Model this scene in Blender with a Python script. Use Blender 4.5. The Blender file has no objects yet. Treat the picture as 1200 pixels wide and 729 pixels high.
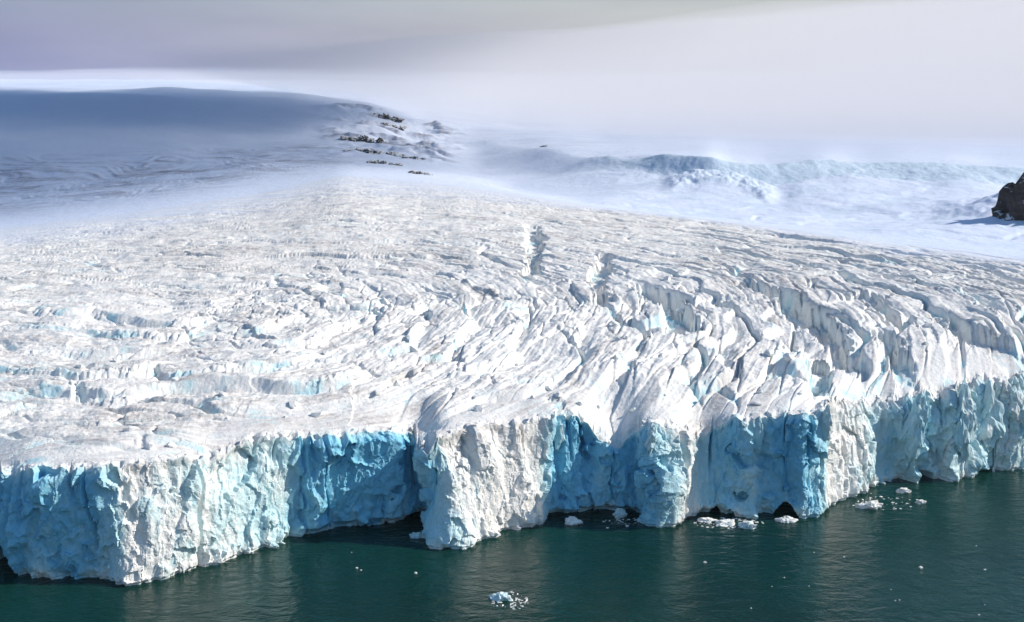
import bpy, math, random
import numpy as np
from mathutils import Vector

# ------------------------------------------------------------------ camera, world, sun, exposure
scene = bpy.context.scene
COL = scene.collection
CAM_H = 120.0
F_PX = 1287.0                       # focal length in pixels of a 1200 x 729 frame
PITCH = math.atan((364.5 - 150.0) / F_PX)
cam_data = bpy.data.cameras.new('camera')
cam_data.sensor_width = 36.0
cam_data.lens = 36.0 * F_PX / 1200.0
cam_data.clip_start = 1.0
cam_data.clip_end = 60000.0
cam = bpy.data.objects.new('camera', cam_data)
cam.location = (0, 0, CAM_H)
cam.rotation_euler = (math.pi / 2 - PITCH, 0, 0)
COL.objects.link(cam)
scene.camera = cam

SUN_EL = math.radians(35.0)
SUN_AZ = math.radians(87.0)         # clockwise from +Y (the view direction): light comes from the right
world = bpy.data.worlds.new('World')
scene.world = world
world.use_nodes = True
wn, wl = world.node_tree.nodes, world.node_tree.links
bg = wn['Background']
bg.inputs['Strength'].default_value = 0.11
sky = wn.new('ShaderNodeTexSky')
sky.sky_type = 'NISHITA'
sky.sun_disc = False
sky.sun_elevation = SUN_EL
sky.sun_rotation = SUN_AZ
sky.altitude = 0.0
sky.air_density = 1.8
sky.ozone_density = 8.0
sky.dust_density = 0.0
# broken cloud: thick and grey low down, opening to blue overhead
tc = wn.new('ShaderNodeTexCoord')
sep = wn.new('ShaderNodeSeparateXYZ')
wl.new(tc.outputs['Generated'], sep.inputs[0])
cover = wn.new('ShaderNodeMapRange')
cover.interpolation_type = 'SMOOTHSTEP'
cover.inputs['From Min'].default_value = 0.05
cover.inputs['From Max'].default_value = 0.20
cover.inputs['To Min'].default_value = 1.0
cover.inputs['To Max'].default_value = 0.0
wl.new(sep.outputs['Z'], cover.inputs['Value'])
wmap = wn.new('ShaderNodeMapping')
wmap.inputs['Scale'].default_value = (1.0, 1.0, 6.0)
wl.new(tc.outputs['Generated'], wmap.inputs['Vector'])
wnoise = wn.new('ShaderNodeTexNoise')
wnoise.inputs['Scale'].default_value = 2.2
wnoise.inputs['Detail'].default_value = 5.0
wl.new(wmap.outputs['Vector'], wnoise.inputs['Vector'])
cramp = wn.new('ShaderNodeValToRGB')
cramp.color_ramp.elements[0].position = 0.36
cramp.color_ramp.elements[0].color = (0.82, 0.82, 0.86, 1)
cramp.color_ramp.elements[1].position = 0.64
cramp.color_ramp.elements[1].color = (1.15, 1.15, 1.12, 1)
wl.new(wnoise.outputs['Fac'], cramp.inputs['Fac'])
sunward = wn.new('ShaderNodeMapRange')           # cloud is brighter on the sun's side of the sky
sunward.interpolation_type = 'SMOOTHSTEP'
sunward.inputs['From Min'].default_value = -0.6
sunward.inputs['From Max'].default_value = 0.28
wl.new(sep.outputs['X'], sunward.inputs['Value'])
tone = wn.new('ShaderNodeMix')
tone.data_type = 'RGBA'
tone.inputs[6].default_value = (2.2, 2.3, 4.1, 1)
tone.inputs[7].default_value = (5.3, 5.0, 4.8, 1)
wl.new(sunward.outputs['Result'], tone.inputs['Factor'])
toned = wn.new('ShaderNodeMix')
toned.data_type = 'RGBA'
toned.blend_type = 'MULTIPLY'
toned.inputs['Factor'].default_value = 1.0
wl.new(tone.outputs[2], toned.inputs[6])
wl.new(cramp.outputs['Color'], toned.inputs[7])
wmix = wn.new('ShaderNodeMix')
wmix.data_type = 'RGBA'
wl.new(cover.outputs['Result'], wmix.inputs['Factor'])
wl.new(sky.outputs['Color'], wmix.inputs[6])
wl.new(toned.outputs[2], wmix.inputs[7])
wl.new(wmix.outputs[2], bg.inputs['Color'])

sun_data = bpy.data.lights.new('sun', 'SUN')
sun_data.energy = 5.0
sun_data.angle = math.radians(0.5)
sun_data.color = (1.0, 0.91, 0.79)
sun = bpy.data.objects.new('sun', sun_data)
to_sun = Vector((math.sin(SUN_AZ) * math.cos(SUN_EL), math.cos(SUN_AZ) * math.cos(SUN_EL), math.sin(SUN_EL)))
sun.rotation_euler = to_sun.to_track_quat('Z', 'Y').to_euler()
sun.location = (800, 0, 600)
COL.objects.link(sun)

scene.view_settings.view_transform = 'Standard'
scene.view_settings.look = 'None'
scene.view_settings.exposure = 0.05
scene.view_settings.gamma = 1.0
scene.view_settings.use_curve_mapping = False
scene.cycles.max_bounces = 6
scene.cycles.diffuse_bounces = 4
scene.cycles.volume_bounces = 2
scene.cycles.use_denoising = True
scene.cycles.caustics_reflective = False
scene.cycles.caustics_refractive = False

rng = np.random.default_rng(11)
random.seed(5)
f32 = np.float32

# ------------------------------------------------------------------ noise helpers (numpy)
def hash01(ix, iy, iz, seed):
    h = (ix.astype(np.uint32) * np.uint32(374761393) + iy.astype(np.uint32) * np.uint32(668265263)
         + iz.astype(np.uint32) * np.uint32(2147483647 & 1442695041) + np.uint32((seed * 974634777 + 12345) & 0xffffffff))
    h = (h ^ (h >> np.uint32(13))) * np.uint32(1274126177)
    h = (h ^ (h >> np.uint32(16))) * np.uint32(2246822519)
    h = h ^ (h >> np.uint32(15))
    return (h & np.uint32(0xffffff)).astype(f32) / f32(0xffffff)

ZERO = np.zeros(1, np.int64)
def noise2(x, y, seed=0):
    """gradient noise, roughly -1..1"""
    x = np.asarray(x, f32); y = np.asarray(y, f32)
    x0 = np.floor(x); y0 = np.floor(y)
    fx = x - x0; fy = y - y0
    ix = x0.astype(np.int64); iy = y0.astype(np.int64)
    ux = fx * fx * fx * (fx * (fx * 6 - 15) + 10); uy = fy * fy * fy * (fy * (fy * 6 - 15) + 10)
    def g(dx, dy):
        a = hash01(ix + dx, iy + dy, ZERO, seed) * f32(2 * math.pi)
        return np.cos(a) * (fx - dx) + np.sin(a) * (fy - dy)
    a = g(0, 0); b = g(1, 0); c = g(0, 1); d = g(1, 1)
    return (a + ux * (b - a) + uy * (c - a + ux * (a - b - c + d))) * f32(1.5)

def noise3(x, y, z, seed=0):
    """value noise, -1..1"""
    x = np.asarray(x, f32); y = np.asarray(y, f32); z = np.asarray(z, f32)
    x0 = np.floor(x); y0 = np.floor(y); z0 = np.floor(z)
    fx = x - x0; fy = y - y0; fz = z - z0
    ix = x0.astype(np.int64); iy = y0.astype(np.int64); iz = z0.astype(np.int64)
    fx = fx * fx * (3 - 2 * fx); fy = fy * fy * (3 - 2 * fy); fz = fz * fz * (3 - 2 * fz)
    out = 0
    for dx in (0, 1):
        wx = fx if dx else 1 - fx
        for dy in (0, 1):
            wy = fy if dy else 1 - fy
            for dz in (0, 1):
                wz = fz if dz else 1 - fz
                out = out + wx * wy * wz * hash01(ix + dx, iy + dy, iz + dz, seed)
    return out * 2 - 1

def fbm2(x, y, octaves=4, seed=0, gain=0.5):
    s = 0; a = 1.0; f = 1.0
    for k in range(octaves):
        s = s + a * noise2(x * f32(f), y * f32(f), seed + k)
        a *= gain; f *= 2.03
    return s

def fbm3(x, y, z, octaves=4, seed=0, gain=0.5):
    s = 0; a = 1.0; f = 1.0
    for k in range(octaves):
        s = s + a * noise3(x * f32(f), y * f32(f), z * f32(f), seed + k)
        a *= gain; f *= 2.03
    return s

def voronoi2(x, y, seed=0):
    """F1, F2, random id of the cell (0..1), vector from the cell's point"""
    x = np.asarray(x, f32); y = np.asarray(y, f32)
    ix = np.floor(x).astype(np.int64); iy = np.floor(y).astype(np.int64)
    F1 = np.full(x.shape, 9, f32); F2 = np.full(x.shape, 9, f32)
    cid = np.zeros(x.shape, f32); vx = np.zeros(x.shape, f32); vy = np.zeros(x.shape, f32)
    for dx in (-1, 0, 1):
        for dy in (-1, 0, 1):
            cx = ix + dx; cy = iy + dy
            px = cx + hash01(cx, cy, ZERO, seed) - x
            py = cy + hash01(cx, cy, ZERO, seed + 7) - y
            d = np.sqrt(px * px + py * py)
            near = d < F1
            F2 = np.where(near, F1, np.minimum(F2, d))
            cid = np.where(near, hash01(cx, cy, ZERO, seed + 13), cid)
            vx = np.where(near, -px, vx); vy = np.where(near, -py, vy)
            F1 = np.where(near, d, F1)
    return F1, F2, cid, vx, vy

def voronoi3(x, y, z, seed=0):
    x = np.asarray(x, f32); y = np.asarray(y, f32); z = np.asarray(z, f32)
    ix = np.floor(x).astype(np.int64); iy = np.floor(y).astype(np.int64); iz = np.floor(z).astype(np.int64)
    F1 = np.full(x.shape, 9, f32); F2 = np.full(x.shape, 9, f32); cid = np.zeros(x.shape, f32)
    for dx in (-1, 0, 1):
        for dy in (-1, 0, 1):
            for dz in (-1, 0, 1):
                cx = ix + dx; cy = iy + dy; cz = iz + dz
                px = cx + hash01(cx, cy, cz, seed) - x
                py = cy + hash01(cx, cy, cz, seed + 7) - y
                pz = cz + hash01(cx, cy, cz, seed + 11) - z
                d = np.sqrt(px * px + py * py + pz * pz)
                near = d < F1
                F2 = np.where(near, F1, np.minimum(F2, d))
                cid = np.where(near, hash01(cx, cy, cz, seed + 13), cid)
                F1 = np.where(near, d, F1)
    return F1, F2, cid

def facets3(x, y, z, seed=0):
    """broken planes: every cell of a 3D Voronoi pattern gets a step and a tilt of its own"""
    x = np.asarray(x, f32); y = np.asarray(y, f32); z = np.asarray(z, f32)
    ix = np.floor(x).astype(np.int64); iy = np.floor(y).astype(np.int64); iz = np.floor(z).astype(np.int64)
    F1 = np.full(x.shape, 9, f32); out = np.zeros(x.shape, f32); cid = np.zeros(x.shape, f32)
    for dx in (-1, 0, 1):
        for dy in (-1, 0, 1):
            for dz in (-1, 0, 1):
                cx = ix + dx; cy = iy + dy; cz = iz + dz
                px = x - cx - hash01(cx, cy, cz, seed)
                py = y - cy - hash01(cx, cy, cz, seed + 7)
                pz = z - cz - hash01(cx, cy, cz, seed + 11)
                d = px * px + py * py + pz * pz
                c = hash01(cx, cy, cz, seed + 13)
                near = d < F1
                val = (c - 0.5) + px * (hash01(cx, cy, cz, seed + 17) - .5) * 1.6 + py * (hash01(cx, cy, cz, seed + 19) - .5) * 1.6 \
                    + pz * (hash01(cx, cy, cz, seed + 23) - .5) * 1.6
                out = np.where(near, val, out); cid = np.where(near, c, cid); F1 = np.where(near, d, F1)
    return out, cid

def sstep(a, b, x):
    t = np.clip((x - a) / (b - a), 0, 1)
    return t * t * (3 - 2 * t)

# ------------------------------------------------------------------ placing points seen in the photograph
CP, SP = math.cos(PITCH), math.sin(PITCH)
def ray(px, py):
    """direction of a sight line, scaled to a northing of 1"""
    px = np.asarray(px, float); py = np.asarray(py, float)
    a = (px - 600.0) / F_PX; b = -(py - 364.5) / F_PX
    dy = CP + b * SP; dz = -SP + b * CP
    return a / dy, dz / dy
def at_depth(px, py, Y):
    a, b = ray(px, py)
    return a * Y, Y, CAM_H + b * Y
def at_height(px, py, z):
    a, b = ray(px, py)
    Y = (z - CAM_H) / b
    return a * Y, Y, z

# ------------------------------------------------------------------ mesh helpers
def tag(o, label=None, category=None, group=None, kind=None):
    if label: o['label'] = label
    if category: o['category'] = category
    if group: o['group'] = group
    if kind: o['kind'] = kind
    return o

def link(name, me, mat=None, parent=None):
    o = bpy.data.objects.new(name, me)
    COL.objects.link(o)
    if mat and not me.materials: me.materials.append(mat)
    if parent: o.parent = parent
    return o

def grid_mesh(name, P, attrs, smooth=True, flip=False):
    """P: rows x cols x 3"""
    R, C = P.shape[:2]
    me = bpy.data.meshes.new(name)
    idx = np.arange(R * C, dtype=np.int32).reshape(R, C)
    q = [idx[:-1, :-1], idx[:-1, 1:], idx[1:, 1:], idx[1:, :-1]]
    if flip: q = q[::-1]
    quads = np.stack(q, axis=-1).reshape(-1)
    nf = (R - 1) * (C - 1)
    me.vertices.add(R * C)
    me.vertices.foreach_set('co', np.ascontiguousarray(P.reshape(-1), f32))
    me.loops.add(nf * 4)
    me.loops.foreach_set('vertex_index', quads)
    me.polygons.add(nf)
    me.polygons.foreach_set('loop_start', np.arange(0, nf * 4, 4, dtype=np.int32))
    me.polygons.foreach_set('use_smooth', np.full(nf, smooth, dtype=bool))
    for k, v in attrs.items():
        a = me.attributes.new(k, 'FLOAT', 'POINT')
        a.data.foreach_set('value', np.ascontiguousarray(np.broadcast_to(v, (R, C)).reshape(-1), f32))
    me.update(calc_edges=True)
    return me

def poly_mesh(name, verts, faces, attrs=None, smooth=False):
    me = bpy.data.meshes.new(name)
    me.from_pydata([tuple(v) for v in verts], [], [tuple(f) for f in faces])
    if smooth: me.polygons.foreach_set('use_smooth', [True] * len(me.polygons))
    for k, v in (attrs or {}).items():
        a = me.attributes.new(k, 'FLOAT', 'POINT')
        a.data.foreach_set('value', np.broadcast_to(np.asarray(v, f32), (len(verts),)).copy())
    me.update()
    return me

# ------------------------------------------------------------------ materials
class Nodes:
    def __init__(self, name):
        self.m = bpy.data.materials.new(name)
        self.m.use_nodes = True
        self.n = self.m.node_tree.nodes; self.l = self.m.node_tree.links
        self.b = self.n['Principled BSDF']
        self.out = self.n['Material Output']
    def put(self, v, sock):
        if hasattr(v, 'links'): self.l.new(v, sock)
        elif isinstance(v, (int, float)): sock.default_value = v
        else: sock.default_value = (*v, 1) if len(v) == 3 and sock.type == 'RGBA' else v
    def coord(self, scale=(1, 1, 1)):
        t = self.n.new('ShaderNodeTexCoord'); m = self.n.new('ShaderNodeMapping')
        m.inputs['Scale'].default_value = scale
        self.l.new(t.outputs['Object'], m.inputs['Vector'])
        return m.outputs['Vector']
    def noise(self, vec, scale, detail=4, rough=0.55, dist=0.0):
        t = self.n.new('ShaderNodeTexNoise')
        self.l.new(vec, t.inputs['Vector'])
        t.inputs['Scale'].default_value = scale; t.inputs['Detail'].default_value = detail
        t.inputs['Roughness'].default_value = rough; t.inputs['Distortion'].default_value = dist
        return t.outputs['Fac']
    def attr(self, name):
        a = self.n.new('ShaderNodeAttribute'); a.attribute_name = name
        return a.outputs['Fac']
    def math(self, op, a, b=0.0, clamp=False):
        t = self.n.new('ShaderNodeMath'); t.operation = op; t.use_clamp = clamp
        self.put(a, t.inputs[0]); self.put(b, t.inputs[1])
        return t.outputs[0]
    def span(self, v, a, b, lo=0.0, hi=1.0):
        t = self.n.new('ShaderNodeMapRange'); t.interpolation_type = 'SMOOTHSTEP'
        self.put(v, t.inputs['Value'])
        for k, x in (('From Min', a), ('From Max', b), ('To Min', lo), ('To Max', hi)): t.inputs[k].default_value = x
        return t.outputs['Result']
    def mix(self, fac, a, b):
        t = self.n.new('ShaderNodeMix'); t.data_type = 'RGBA'
        self.put(fac, t.inputs[0]); self.put(a, t.inputs[6]); self.put(b, t.inputs[7])
        return t.outputs[2]
    def ramp(self, fac, stops):
        t = self.n.new('ShaderNodeValToRGB'); self.put(fac, t.inputs[0])
        e = t.color_ramp.elements
        while len(e) < len(stops): e.new(0.5)
        for k, (p, c) in enumerate(stops):
            e[k].position = p; e[k].color = (*c, 1)
        return t.outputs['Color']
    def bump(self, h, strength, dist, normal=None):
        t = self.n.new('ShaderNodeBump'); self.l.new(h, t.inputs['Height'])
        t.inputs['Strength'].default_value = strength; t.inputs['Distance'].default_value = dist
        if normal: self.l.new(normal, t.inputs['Normal'])
        return t.outputs['Normal']

def ice_material():
    k = Nodes('glacier_ice'); v = k.coord(); vs = k.coord((1, 1, 0.35)); vl = k.coord((0.35, 0.35, 1.6))
    blue = k.attr('blue'); dirt = k.attr('dirt')
    n1 = k.noise(vs, 0.16, 6, 0.6, 0.6); n2 = k.noise(vs, 0.9, 5, 0.6)
    b = k.math('ADD', blue, k.math('MULTIPLY', k.math('SUBTRACT', n1, 0.5), 1.15))
    b = k.math('ADD', b, k.math('MULTIPLY', k.math('SUBTRACT', n2, 0.5), 0.45), True)
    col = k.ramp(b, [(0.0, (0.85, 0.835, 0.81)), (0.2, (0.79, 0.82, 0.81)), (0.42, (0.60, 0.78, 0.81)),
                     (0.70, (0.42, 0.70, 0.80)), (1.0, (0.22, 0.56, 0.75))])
    # dust and grit melted out on the old surface
    d1 = k.noise(v, 0.05, 6, 0.62, 0.5); d2 = k.noise(vl, 0.9, 7, 0.7, 0.3); d3 = k.noise(v, 3.1, 4, 0.7)
    g = k.math('MULTIPLY', k.span(d1, 0.25, 0.65), k.span(d2, 0.36, 0.62))
    g = k.math('ADD', g, k.math('MULTIPLY', k.span(d3, 0.57, 0.70), 0.8))
    g = k.math('ADD', k.math('MULTIPLY', g, dirt), k.math('MULTIPLY', dirt, 0.06), True)
    col = k.mix(k.math('MULTIPLY', g, 0.80), col, (0.43, 0.385, 0.36))
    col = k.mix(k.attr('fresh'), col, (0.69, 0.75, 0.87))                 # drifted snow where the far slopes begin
    k.put(col, k.b.inputs['Base Color'])
    k.put(0.55, k.b.inputs['Roughness']); k.put(0.35, k.b.inputs['Specular IOR Level'])
    h = k.math('ADD', k.noise(v, 0.7, 8, 0.65), k.math('MULTIPLY', n2, 0.6))
    h = k.math('ADD', h, k.math('MULTIPLY', k.noise(v, 2.6, 6, 0.7), 0.45))
    k.put(k.bump(h, 0.7, 0.5), k.b.inputs['Normal'])
    return k.m

def snow_material():
    k = Nodes('far_snow'); v = k.coord(); vl = k.coord((0.25, 1.0, 1.0))
    d1 = k.noise(vl, 0.012, 7, 0.65, 0.4); rough = k.attr('dirt'); blue = k.attr('blue')
    s = k.noise(vl, 0.06, 5, 0.7)
    g = k.math('MULTIPLY', k.span(s, 0.30, 0.70), rough, True)
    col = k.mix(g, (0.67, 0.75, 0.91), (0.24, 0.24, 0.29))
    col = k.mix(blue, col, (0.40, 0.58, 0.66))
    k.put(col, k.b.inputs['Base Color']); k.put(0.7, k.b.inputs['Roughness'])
    k.put(0.2, k.b.inputs['Specular IOR Level'])
    k.put(k.bump(k.noise(v, 0.08, 8, 0.65), 0.5, 3.0), k.b.inputs['Normal'])
    return k.m

def rock_material():
    k = Nodes('dark_rock'); v = k.coord(); vl = k.coord((1, 1, 3))
    n = k.noise(vl, 0.12, 7, 0.65); n2 = k.noise(v, 0.5, 6, 0.6)
    col = k.ramp(n, [(0.3, (0.018, 0.014, 0.013)), (0.55, (0.05, 0.036, 0.031)), (0.75, (0.11, 0.085, 0.075))])
    geo = k.n.new('ShaderNodeNewGeometry'); sp = k.n.new('ShaderNodeSeparateXYZ'); k.l.new(geo.outputs['Normal'], sp.inputs[0])
    lie = k.math('ADD', sp.outputs['Z'], k.math('MULTIPLY', k.math('SUBTRACT', n2, 0.5), 1.3))
    col = k.mix(k.span(lie, 0.50, 0.78), col, (0.74, 0.77, 0.82))          # snow caught on the ledges
    k.put(col, k.b.inputs['Base Color']); k.put(0.9, k.b.inputs['Roughness'])
    k.put(k.bump(n2, 0.9, 2.0), k.b.inputs['Normal'])
    return k.m

def water_material():
    k = Nodes('sea_water'); v = k.coord((0.55, 1.0, 1.0)); v2 = k.coord((1, 1, 1))
    patch = k.noise(v2, 0.012, 4, 0.5)
    col = k.mix(k.span(patch, 0.35, 0.65), (0.002, 0.025, 0.019), (0.004, 0.036, 0.028))
    k.put(col, k.b.inputs['Base Color'])
    k.put(0.08, k.b.inputs['Roughness']); k.put(1.33, k.b.inputs['IOR'])
    h = k.math('ADD', k.noise(v, 0.22, 3, 0.5, 0.8), k.math('MULTIPLY', k.noise(v, 0.9, 4, 0.6, 0.4), 0.28))
    h = k.math('ADD', h, k.math('MULTIPLY', k.noise(v2, 0.03, 3, 0.5), 1.2))
    k.put(k.bump(h, 0.55, 1.0), k.b.inputs['Normal'])
    return k.m

ICE = ice_material(); SNOW = snow_material(); ROCK = rock_material(); WATER = water_material()

# ------------------------------------------------------------------ the calving front, read off the photograph
# base x, base y, lip x, lip y, setback of the lip (m), blue, undercut (m)
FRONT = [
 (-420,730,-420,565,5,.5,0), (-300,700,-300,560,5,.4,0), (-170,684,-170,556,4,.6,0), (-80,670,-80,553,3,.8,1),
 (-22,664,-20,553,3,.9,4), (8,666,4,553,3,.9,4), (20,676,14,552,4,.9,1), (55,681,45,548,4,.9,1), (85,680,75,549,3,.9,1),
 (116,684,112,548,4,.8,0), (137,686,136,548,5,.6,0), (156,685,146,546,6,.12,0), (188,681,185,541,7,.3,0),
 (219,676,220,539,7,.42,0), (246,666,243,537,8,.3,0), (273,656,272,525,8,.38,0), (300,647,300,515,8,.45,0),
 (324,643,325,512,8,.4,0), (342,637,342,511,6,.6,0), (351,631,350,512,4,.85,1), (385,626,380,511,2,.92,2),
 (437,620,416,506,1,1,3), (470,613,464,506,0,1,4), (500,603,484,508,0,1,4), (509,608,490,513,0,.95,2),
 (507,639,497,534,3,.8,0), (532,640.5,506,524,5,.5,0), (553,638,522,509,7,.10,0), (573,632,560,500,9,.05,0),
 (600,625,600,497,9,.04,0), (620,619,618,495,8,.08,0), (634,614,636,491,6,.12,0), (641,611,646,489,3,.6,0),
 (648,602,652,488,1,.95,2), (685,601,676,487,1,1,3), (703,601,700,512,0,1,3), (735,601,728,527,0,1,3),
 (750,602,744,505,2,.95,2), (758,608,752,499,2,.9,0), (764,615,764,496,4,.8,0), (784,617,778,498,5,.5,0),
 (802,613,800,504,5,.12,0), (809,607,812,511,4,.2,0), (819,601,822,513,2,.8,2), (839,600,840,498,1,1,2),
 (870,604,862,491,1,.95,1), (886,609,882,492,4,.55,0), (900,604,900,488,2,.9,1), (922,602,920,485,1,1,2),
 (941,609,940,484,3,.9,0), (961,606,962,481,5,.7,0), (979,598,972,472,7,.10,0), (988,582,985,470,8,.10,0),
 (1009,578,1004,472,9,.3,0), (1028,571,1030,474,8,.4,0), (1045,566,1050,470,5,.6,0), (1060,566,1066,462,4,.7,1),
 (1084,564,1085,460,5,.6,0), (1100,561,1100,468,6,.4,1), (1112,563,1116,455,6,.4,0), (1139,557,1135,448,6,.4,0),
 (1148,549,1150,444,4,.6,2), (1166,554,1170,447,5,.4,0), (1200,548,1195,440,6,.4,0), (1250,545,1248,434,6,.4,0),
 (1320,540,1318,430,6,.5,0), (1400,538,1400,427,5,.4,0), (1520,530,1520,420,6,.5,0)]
FR = np.array(FRONT, float)
bx, by, _ = at_height(FR[:, 0], FR[:, 1], 0.0)
lx, ly, lz = at_depth(FR[:, 2], FR[:, 3], by + FR[:, 4])

seg = np.hypot(np.diff(bx), np.diff(by)) + 0.3 * np.hypot(np.diff(lx), np.diff(lz))
S = np.concatenate([[0], np.cumsum(seg)])
# finer steps where the frame looks
NS = 1700
dens = np.interp(S, S, np.where((FR[:, 0] > -60) & (FR[:, 0] < 1260), 1.0, 0.35))
ss = np.linspace(0, S[-1], 6000)
cum = np.concatenate([[0], np.cumsum(np.interp(0.5 * (ss[1:] + ss[:-1]), S, dens) * np.diff(ss))])
s = np.interp(np.linspace(0, cum[-1], NS), cum, ss)

def smooth_interp(vals, sigma):
    fine = np.interp(ss, S, vals)
    step = ss[1] - ss[0]
    n = max(1, int(3 * sigma / step)); kx = np.arange(-n, n + 1) * step
    ker = np.exp(-0.5 * (kx / sigma) ** 2); ker /= ker.sum()
    pad = np.concatenate([np.full(n, fine[0]), fine, np.full(n, fine[-1])])
    return np.interp(s, ss, np.convolve(pad, ker, 'valid'))
BX, BY = smooth_interp(bx, 1.1), smooth_interp(by, 1.1)
LX, LY, LZ = smooth_interp(lx, 1.3), smooth_interp(ly, 1.3), smooth_interp(lz, 1.3)
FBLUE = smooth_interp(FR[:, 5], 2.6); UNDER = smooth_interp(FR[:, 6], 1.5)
FPX = smooth_interp(FR[:, 0], 0.6)
# outward plan normal (towards the water) from a smoother version of the base line
tx, ty = np.gradient(smooth_interp(bx, 2.5)), np.gradient(smooth_interp(by, 2.5))
tl = np.hypot(tx, ty) + 1e-9
NX, NY = ty / tl, -tx / tl

# ------------------------------------------------------------------ the lie of the land: height curves from lip to horizon
U = np.linspace(-0.70, 0.70, 561)              # eastings per northing
def curve(pts, by_height=False):
    p = np.array(pts, float)
    X, Y, Z = at_height(p[:, 0], p[:, 1], p[:, 2]) if by_height else at_depth(p[:, 0], p[:, 1], p[:, 2])
    u = X / Y
    def sm(v):
        w = np.interp(U, u, v); ker = np.hanning(15); ker /= ker.sum()
        return np.convolve(np.pad(w, 7, 'edge'), ker, 'valid')
    return sm(np.broadcast_to(Y, u.shape)), sm(np.broadcast_to(Z, u.shape))

lu = LX / LY
lip_top = np.zeros(len(U)); lip_z = np.zeros(len(U))
for i, u0 in enumerate(U):
    m = np.abs(lu - u0) < 0.006
    if not m.any(): m = np.abs(lu - u0) == np.abs(lu - u0).min()
    lip_top[i] = LY[m].max(); lip_z[i] = LZ[m].max()
ker = np.hanning(17); ker /= ker.sum()
lip_z = np.convolve(np.pad(lip_z, 8, 'edge'), ker, 'valid')
mx = np.array([lip_top[max(0, i - 4):i + 5].max() for i in range(len(U))])
Y_START = np.convolve(np.pad(mx, 8, 'edge'), ker, 'valid') + 5.0

K = [(Y_START - 5.0, lip_z)]
K.append(curve([(-400,455,35),(0,455,36),(300,445,37),(600,430,38.5),(900,415,40),(1200,395,42),(1600,380,43)], True))
K.append(curve([(-400,345,45),(0,345,45),(300,335,46),(600,330,47),(900,335,48),(1200,348,50),(1600,352,51)], True))
K.append(curve([(-400,275,830),(0,268,850),(150,250,900),(300,228,980),(400,205,1080),(500,214,1040),(700,243,890),(900,266,780),(1050,286,690),(1200,303,620),(1600,325,570)]))
K.append(curve([(-400,235,1130),(0,228,1150),(150,215,1180),(300,192,1280),(400,186,1400),(500,196,1350),(600,222,1150),(700,240,960),(780,250,900),(900,258,860),(1050,268,800),(1200,282,740),(1600,290,720)]))
K.append(curve([(-400,160,1500),(0,158,1550),(200,160,1600),(300,165,1650),(400,165,1650),(480,180,1600),(560,196,1480),(600,202,1380),(640,205,1300),(680,204,1240),(720,203,1195),(780,206,1150),(830,202,1130),(880,210,1120),(912,219,1095),(940,209,1110),(1000,206,1110),(1054,210,1100),(1117,209,1090),(1160,213,1080),(1200,220,1070),(1600,220,1060)]))
K.append(curve([(-400,108,2250),(0,106,2300),(200,104,2350),(340,108,2350),(430,122,2250),(500,145,2150),(560,160,1900),(600,170,1680),(640,177,1500),(680,182,1370),(720,185,1270),(780,184.5,1190),(833,185,1150),(850,192,1150),(896,194.5,1150),(933,190,1160),(962,186.5,1165),(1004,191,1165),(1058,188,1160),(1117,190,1150),(1158,195,1140),(1200,196,1130),(1600,196,1120)]))
K.append(curve([(-400,98,4200),(0,98,4200),(200,97,4200),(400,103,4200),(600,135,3200),(700,150,2600),(900,158,2300),(1200,160,2200),(1600,160,2200)]))
K.append(curve([(-400,93,8000),(0,93,8000),(400,94,8000),(700,100,8000),(1200,105,8000),(1600,105,8000)]))
KY = np.stack([k[0] for k in K]); KZ = np.stack([k[1] for k in K])
for i in range(1, len(K)): KY[i] = np.maximum(KY[i], KY[i - 1] + 15)
sl = np.diff(KZ, axis=0) / np.diff(KY, axis=0)
hm = np.where(sl[1:] * sl[:-1] > 0, 2 * sl[1:] * sl[:-1] / (np.abs(sl[1:] + sl[:-1]) + 1e-9) * np.sign(sl[1:]), 0.0)
KM = np.concatenate([sl[:1], hm, sl[-1:]])

def base_height(X, Y):
    u = X / Y
    fi = np.clip((u - U[0]) / (U[1] - U[0]), 0, len(U) - 1.001)
    i0 = fi.astype(int); w = fi - i0
    def at(A): return A[i0] * (1 - w) + A[i0 + 1] * w
    z = at(KZ[0]).copy()
    for k in range(len(K) - 1):
        y0, y1 = at(KY[k]), at(KY[k + 1])
        L = y1 - y0; t = (Y - y0) / L
        tt = np.clip(t, 0, 1)
        h = ((2*tt**3 - 3*tt**2 + 1) * at(KZ[k]) + (tt**3 - 2*tt**2 + tt) * L * at(KM[k])
             + (3*tt**2 - 2*tt**3) * at(KZ[k + 1]) + (tt**3 - tt**2) * L * at(KM[k + 1]))
        z = np.where(t >= 0, h, z)
    wf = (Y - at(KY[5])) / (at(KY[6]) - at(KY[5]))       # 0 at the foot of the far wall, 1 at its lip
    return z, Y - at(KY[0]), (Y - at(KY[3])) / (at(KY[4]) - at(KY[3])), wf

CX, CY = -134.0, 458.0                           # the crevasses curve about this point
CREVASSES = []
for pts, zz, wd, dp in (([(622,272),(628,290),(622,312)], 52, 5.5, 7), ([(708,306),(698,328),(706,348)], 48, 4.5, 6), ([(755,340),(785,352),(800,380)], 46, 8, 9),
        ([(875,338),(920,352),(955,372),(1000,398)], 46, 8, 9), ([(960,425),(958,455),(966,478)], 38, 4.5, 9), ([(1015,352),(1060,375)], 46, 6, 6),
        ([(655,455),(672,470)], 38, 3, 5), ([(455,437),(480,430)], 40, 3, 4), ([(1035,400),(1065,425),(1075,445)], 40, 5, 8), ([(1090,375),(1200,398)], 45, 8, 7)):
    for (xa, ya), (xb, yb) in zip(pts[:-1], pts[1:]):
        A_ = at_height(xa, ya, zz); B_ = at_height(xb, yb, zz)
        CREVASSES.append((float(A_[0]), float(A_[1]), float(B_[0]), float(B_[1]), wd, dp))
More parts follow.
